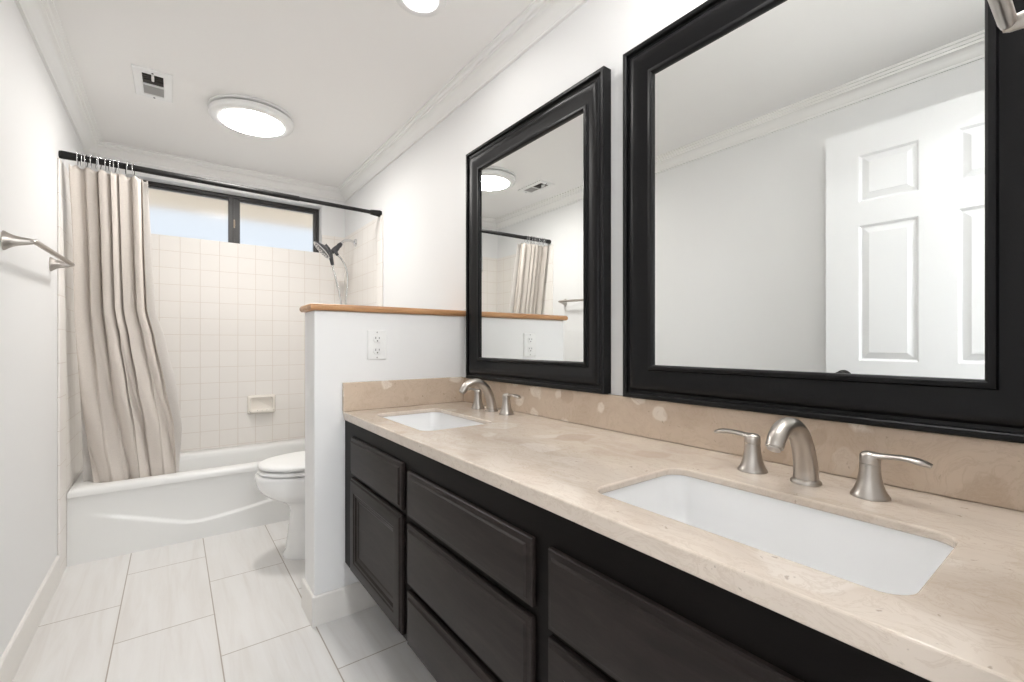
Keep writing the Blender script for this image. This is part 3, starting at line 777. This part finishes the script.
vt = thing('ceiling_vent', 'small white ceiling vent with half dark half grey grille beside the disc light', 'vent', (0.348, 2.69, H))
VX0, VX1, VY0, VY1 = 0.276, 0.420, 2.553, 2.832
bm = bmesh.new()
rr = [[(VX0, VY0), (VX1, VY0), (VX1, VY1), (VX0, VY1)]] * 2
sweep_rect(bm, (VX0, VY0, H), X_, Y_, -Z_, VX1 - VX0, VY1 - VY0, [(0, 0.0003), (0, 0.005), (0.004, 0.010), (0.030, 0.011), (0.034, 0.008), (0.034, 0.0003)])
finish(bm, 'vent_frame', M['plate'], vt, smooth=20)
gx0, gx1, gy0, gy1 = VX0 + .033, VX1 - .033, VY0 + .033, VY1 - .033; gm = (gy0 + gy1) / 2 + 0.004
bm = boxes((gx0, gx1, gy0, gm - .004, H - .0035, H - .0005)); finish(bm, 'dark_opening', M['ventdark'], vt, smooth=0)
bm = boxes((gx0, gx1, gm - .004, gm + .004, H - .010, H - .0005)); finish(bm, 'divider', M['plate'], vt, smooth=0)
bm = bmesh.new()
box(bm, gx0, gx1, gm + .004, gy1, H - .003, H - .0005)
k = gm + .010
while k < gy1 - .004:
    box(bm, gx0, gx1, k, k + .005, H - .008, H - .0028); k += .010
finish(bm, 'louvres', M['ventgrey'], vt, smooth=0)
bm = boxes(*[(gx0, gx1, y, y + .003, H - .008, H - .003) for y in (gy0 + .018, gy0 + .040, gy0 + .062)]); finish(bm, 'louvres', M['ventdark'], vt, smooth=0)
bm = boxes((0.343, 0.353, gy0 + .004, gy0 + .040, H - .022, H - .004)); finish(bm, 'damper_tab', M['plate'], vt, smooth=0, bevel=.003)
for y in (VY0 + .016, VY1 - .016):
    bm = bmesh.new(); lathe(bm, [(.004, -.0105), (.004, -.0122), (.002, -.013)], (0.348, y, H), 'z', 10); finish(bm, 'screw', M['slot'], vt)

# ------------------------------------------------------------------ vanity
ZT = 0.8113; CT = 0.036; SLAB = 0.015; CX0 = W - 0.5656; VY_0, VY_1 = 0.0025, PY0 - 0.001
van = thing('vanity_cabinet', 'long espresso wood double vanity cabinet with drawers and panel doors', 'vanity', (1.25, 0.92, 0))
FX, FR = 0.970, 0.952      # face frame plane, door/drawer face plane
CBZ0 = 0.210; CBZ1 = ZT - CT - 0.0005
bm = boxes((FX + .02, W - .002, VY_0, VY_0 + .018, CBZ0, CBZ1), (FX + .02, W - .002, VY_1 - .018, VY_1, CBZ0, CBZ1), (FX + .02, W - .002, VY_0 + .018, VY_1 - .018, CBZ0, CBZ0 + .018), (W - .014, W - .002, VY_0 + .018, VY_1 - .018, CBZ0 + .018, CBZ1))
finish(bm, 'carcass', M['espresso'], van, smooth=0)
finish(boxes((1.125, 1.14, VY_0, VY_1, 0, CBZ0 - .0005)), 'toe_kick', M['espresso'], van, smooth=0)
bm = bmesh.new()
u = [VY_0, 0.10, 0.640, 0.660, 1.262, 1.290, VY_1]
for a, b in ((VY_0, .145), (.588, .664), (1.197, 1.272), (1.715, VY_1)): box(bm, FX, FX + .02, a, b, CBZ0, CBZ1)
for a, b in ((.145, .588), (.664, 1.197), (1.272, 1.715)):
    box(bm, FX, FX + .02, a, b, CBZ1 - .075, CBZ1); box(bm, FX, FX + .02, a, b, CBZ0, CBZ0 + .04); box(bm, FX, FX + .02, a, b, .555, .605)
box(bm, FX, FX + .02, .664, 1.197, .375, .405)
finish(bm, 'face_frame', M['frameblack'], van, smooth=0)
def front(y0, y1, z0, z1, kind):
    bm = bmesh.new(); T = FX - .0006 - FR; org = (FX - .0006, y1, z0)
    if kind == 'drawer':
        st = [(0, 0), (0, T * .45), (.002, T * .62), (.010, T * .66), (.013, T * .74), (.016, T * .98), (.019, T)]
    else:
        st = [(0, 0), (0, T * .45), (.002, T * .62), (.006, T * .66), (.010, T * .95), (.014, T), (.046, T), (.050, T * .86), (.056, T * .84), (.062, T * .55), (.070, T * .45), (.076, T * .30)]
    nested(bm, org, -Y_, Z_, -X_, y1 - y0, z1 - z0, st)
    # back face
    vs = [bm.verts.new((FX - .0006, a, b)) for a, b in ((y0, z0), (y1, z0), (y1, z1), (y0, z1))]; bm.faces.new(vs)
    bmesh.ops.remove_doubles(bm, verts=bm.verts, dist=1e-5)
    return finish(bm, 'drawer_front' if kind == 'drawer' else 'door', M['espresso'], van, smooth=22)
front(1.257, 1.731, .590, .728, 'drawer'); front(1.257, 1.731, .224, .576, 'door')
front(.130, .611, .569, .714, 'drawer'); front(.130, .611, .220, .555, 'door')
front(.657, 1.219, .586, .715, 'drawer'); front(.657, 1.219, .393, .566, 'drawer'); front(.657, 1.219, .220, .373, 'drawer')

# countertop with two sink cut-outs
SX0, SX1 = 1.037, 1.299
S1 = (1.270, 1.700); S2 = (0.131, 0.580)
holes = [rrect((SX0 + SX1) / 2, (a + b) / 2, SX1 - SX0, b - a, 0.035, 8) for a, b in (S1, S2)]
bm = bmesh.new()
def loop(pts, z):
    vs = [bm.verts.new((x, y, z)) for x, y in pts]
    return vs, [bm.edges.new((vs[i], vs[(i + 1) % len(vs)])) for i in range(len(vs))]
edges = []
x1 = W - 0.002
outer = [(CX0, VY_0), (x1, VY_0), (x1, VY_1), (CX0, VY_1)]
edges += loop(outer, ZT)[1]
for h in holes: edges += loop(h, ZT)[1]
res = bmesh.ops.triangle_fill(bm, edges=edges, use_beauty=True, use_dissolve=False)
faces = [f for f in res['geom'] if isinstance(f, bmesh.types.BMFace)]
ext = bmesh.ops.extrude_face_region(bm, geom=faces)
bmesh.ops.translate(bm, vec=(0, 0, -SLAB), verts=[v for v in ext['geom'] if isinstance(v, bmesh.types.BMVert)])
low = [v for v in bm.verts if abs(v.co.z - ZT + SLAB) < 1e-5 and abs(v.co.x - CX0) < 1e-5]
for v in low: v.co.z = ZT - CT; v.co.x += .008
box(bm, CX0 + .0085, CX0 + .04, VY_0 + .0005, VY_1 - .0005, ZT - CT, ZT - SLAB + .002)
top = tag(finish(bm, 'countertop', M['marble'], smooth=0, bevel=0.004), 'cream marble double-sink countertop on the dark vanity', 'countertop')
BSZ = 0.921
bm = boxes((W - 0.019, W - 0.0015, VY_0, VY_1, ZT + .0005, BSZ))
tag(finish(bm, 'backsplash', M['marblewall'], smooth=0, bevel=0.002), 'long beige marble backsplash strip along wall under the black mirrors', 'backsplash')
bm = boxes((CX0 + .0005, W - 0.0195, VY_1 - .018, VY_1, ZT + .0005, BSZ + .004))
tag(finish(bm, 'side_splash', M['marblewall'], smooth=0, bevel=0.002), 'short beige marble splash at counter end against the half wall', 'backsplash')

# sinks
def make_sink(yr, label):
    yc = sum(yr) / 2; w, h = SX1 - SX0, yr[1] - yr[0]; xc = (SX0 + SX1) / 2
    t = thing('sink', label, 'sink', (xc, yc, ZT - SLAB), 'undermount sinks')
    def R(g, z, r): return [Vector((x, y, z)) for x, y in rrect(xc, yc, w + g, h + g, r, 8)]
    z0 = ZT - SLAB - .0006
    bm = bmesh.new()
    loft(bm, [R(.05, z0 - .012, .05), R(.05, z0, .05), R(.010, z0, .04), R(.006, z0 - .006, .04), R(-.004, z0 - .06, .04), R(-.016, z0 - .105, .045), R(-.05, z0 - .128, .05), R(-.10, z0 - .134, .04), R(-.19, z0 - .138, .022),
              R(-.18, z0 - .150, .02), R(-.05, z0 - .142, .05), R(.004, z0 - .11, .05), R(.012, z0 - .012, .05)], True, False, False)
    finish(bm, 'basin', M['sinkware'], t, smooth=60)
    bm = bmesh.new(); box(bm, xc - .03, xc + .03, yc - .12, yc + .12, z0 - .149, z0 - .138)
    bm.free()
    bm = bmesh.new()
    loft(bm, [[Vector((x, y, z0 - .1379)) for x, y in rrect(xc, yc, w - .188, h - .188, .022, 8)]], True, False, True)
    finish(bm, 'basin_floor', M['sinkware'], t, smooth=0)
    bm = bmesh.new(); lathe(bm, [(.030, -.1378), (.030, -.134), (.024, -.1335), (.021, -.1365), (.003, -.1355)], (xc, yc, z0), 'z', 28, False, True)
    finish(bm, 'drain', M['nickel'], t, smooth=40)
make_sink(S2, 'white rectangular undermount sink nearest the camera, in the wide end of the counter')
make_sink(S1, 'white rectangular undermount sink at far end of counter, beside the half wall')

# widespread faucets: spout and two lever handles
def make_faucet(x, y, label, hx=0.0):
    t = thing('faucet', label, 'faucet', (x, y, ZT), 'widespread faucets')
    z = ZT + .0004
    bm = bmesh.new()
    lathe(bm, [(.0265, 0), (.0265, .003), (.024, .006), (.0215, .008)], (x, y, z), 'z', 32)
    path = spline([(0, 0, .006), (-.001, 0, .03), (-.012, 0, .066), (-.034, 0, .098), (-.063, 0, .1155), (-.094, 0, .1165), (-.120, 0, .104), (-.134, 0, .085)], 6)
    rad = spline([(.0205,), (.0198,), (.0188,), (.0178,), (.0168,), (.0158,), (.0148,), (.0138,)], 6)
    tube(bm, [(x + a, y + b, z + c) for a, b, c in path], [r[0] for r in rad], 24, up=(0, 1, 0), flat=[(1.06, .92)] * len(path))
    sp = finish(bm, 'spout', M['nickel'], t, smooth=50)
    bm = bmesh.new(); d = Vector((-.014, 0, -.019)).normalized(); rq2 = Vector((0, 0, 1)).rotation_difference(d).to_matrix()
    lathe(bm, [(.0112, -.001), (.0112, .004), (.009, .0045)], (x - .134, y, z + .085), 'z', 20, True, True, rq2)
    finish(bm, 'aerator', M['nickel'], sp)
    for s in (1, -1):
        yh = y + s * .1005
        bm = bmesh.new()
        lathe(bm, [(.0285, 0), (.0285, .003), (.0265, .006), (.0225, .013), (.0185, .026), (.0160, .040), (.0150, .052), (.0148, .0565)], (x, yh, z), 'z', 32)
        hb = finish(bm, 'handle', M['nickel'], t, smooth=50)
        bm = bmesh.new()
        lathe(bm, [(.0140, .0565), (.0140, .0580), (.0152, .0588), (.0155, .066), (.0145, .073), (.010, .0775), (.003, .079)], (x, yh, z), 'z', 32)
        lp = spline([(0, s * .002, .0710), (0, s * .022, .0738), (0, s * .045, .0755), (0, s * .066, .0735), (0, s * .081, .0695)], 5)
        lr = spline([(.0135,), (.0105,), (.0110,), (.0130,), (.0085,)], 5)
        lf = spline([(.52, 1.0), (.46, .95), (.42, 1.0), (.42, 1.0), (.42, .9)], 5)
        tube(bm, [(x + a, yh + b, z + c) for a, b, c in lp], [r[0] for r in lr], 16, flat=lf, up=(0, 0, 1))
        finish(bm, 'lever', M['nickel'], hb, smooth=50)
    return t
fa = make_faucet(1.402, 0.362, 'brushed nickel two-handle faucet at the near sink, under the mirror that reflects a white door')
dup(fa, (1.437, 1.494, ZT), 'brushed nickel two-handle faucet at the far sink, beside the half wall')

# ------------------------------------------------------------------ framed mirrors
def make_mirror(y0, y1, z0, z1, label):
    t = thing('wall_mirror', label, 'mirror', (W, (y0 + y1) / 2, (z0 + z1) / 2), 'black framed mirrors')
    bm = bmesh.new(); D = 0.034
    prof = [(0, 0.0006), (0, D), (.003, D + .002), (.011, D + .002), (.013, D), (.0145, D - .007), (.022, D - .008), (.026, D - .003), (.032, D), (.040, D + .0005),
            (.055, D - .004), (.072, D - .011), (.080, D - .013), (.081, D - .012), (.083, D - .007), (.087, D - .0055), (.092, D - .0055), (.0955, D - .008), (.0965, D - .012), (.0965, .0006)]
    sweep_rect(bm, (W, y1, z0), -Y_, Z_, -X_, y1 - y0, z1 - z0, prof)
    finish(bm, 'frame', M['black'], t, smooth=30)
    bm = boxes((W - 0.0180, W - 0.0140, y0 + .094, y1 - .094, z0 + .094, z1 - .094))
    finish(bm, 'glass', M['mirror'], t, smooth=0)
    return t
make_mirror(0.954, 1.780, 0.923, 1.940, 'black framed wall mirror above the far sink, beside half wall')
make_mirror(0.037, 0.880, 0.923, 1.936, 'black framed wall mirror above the near sink, reflecting the white door')
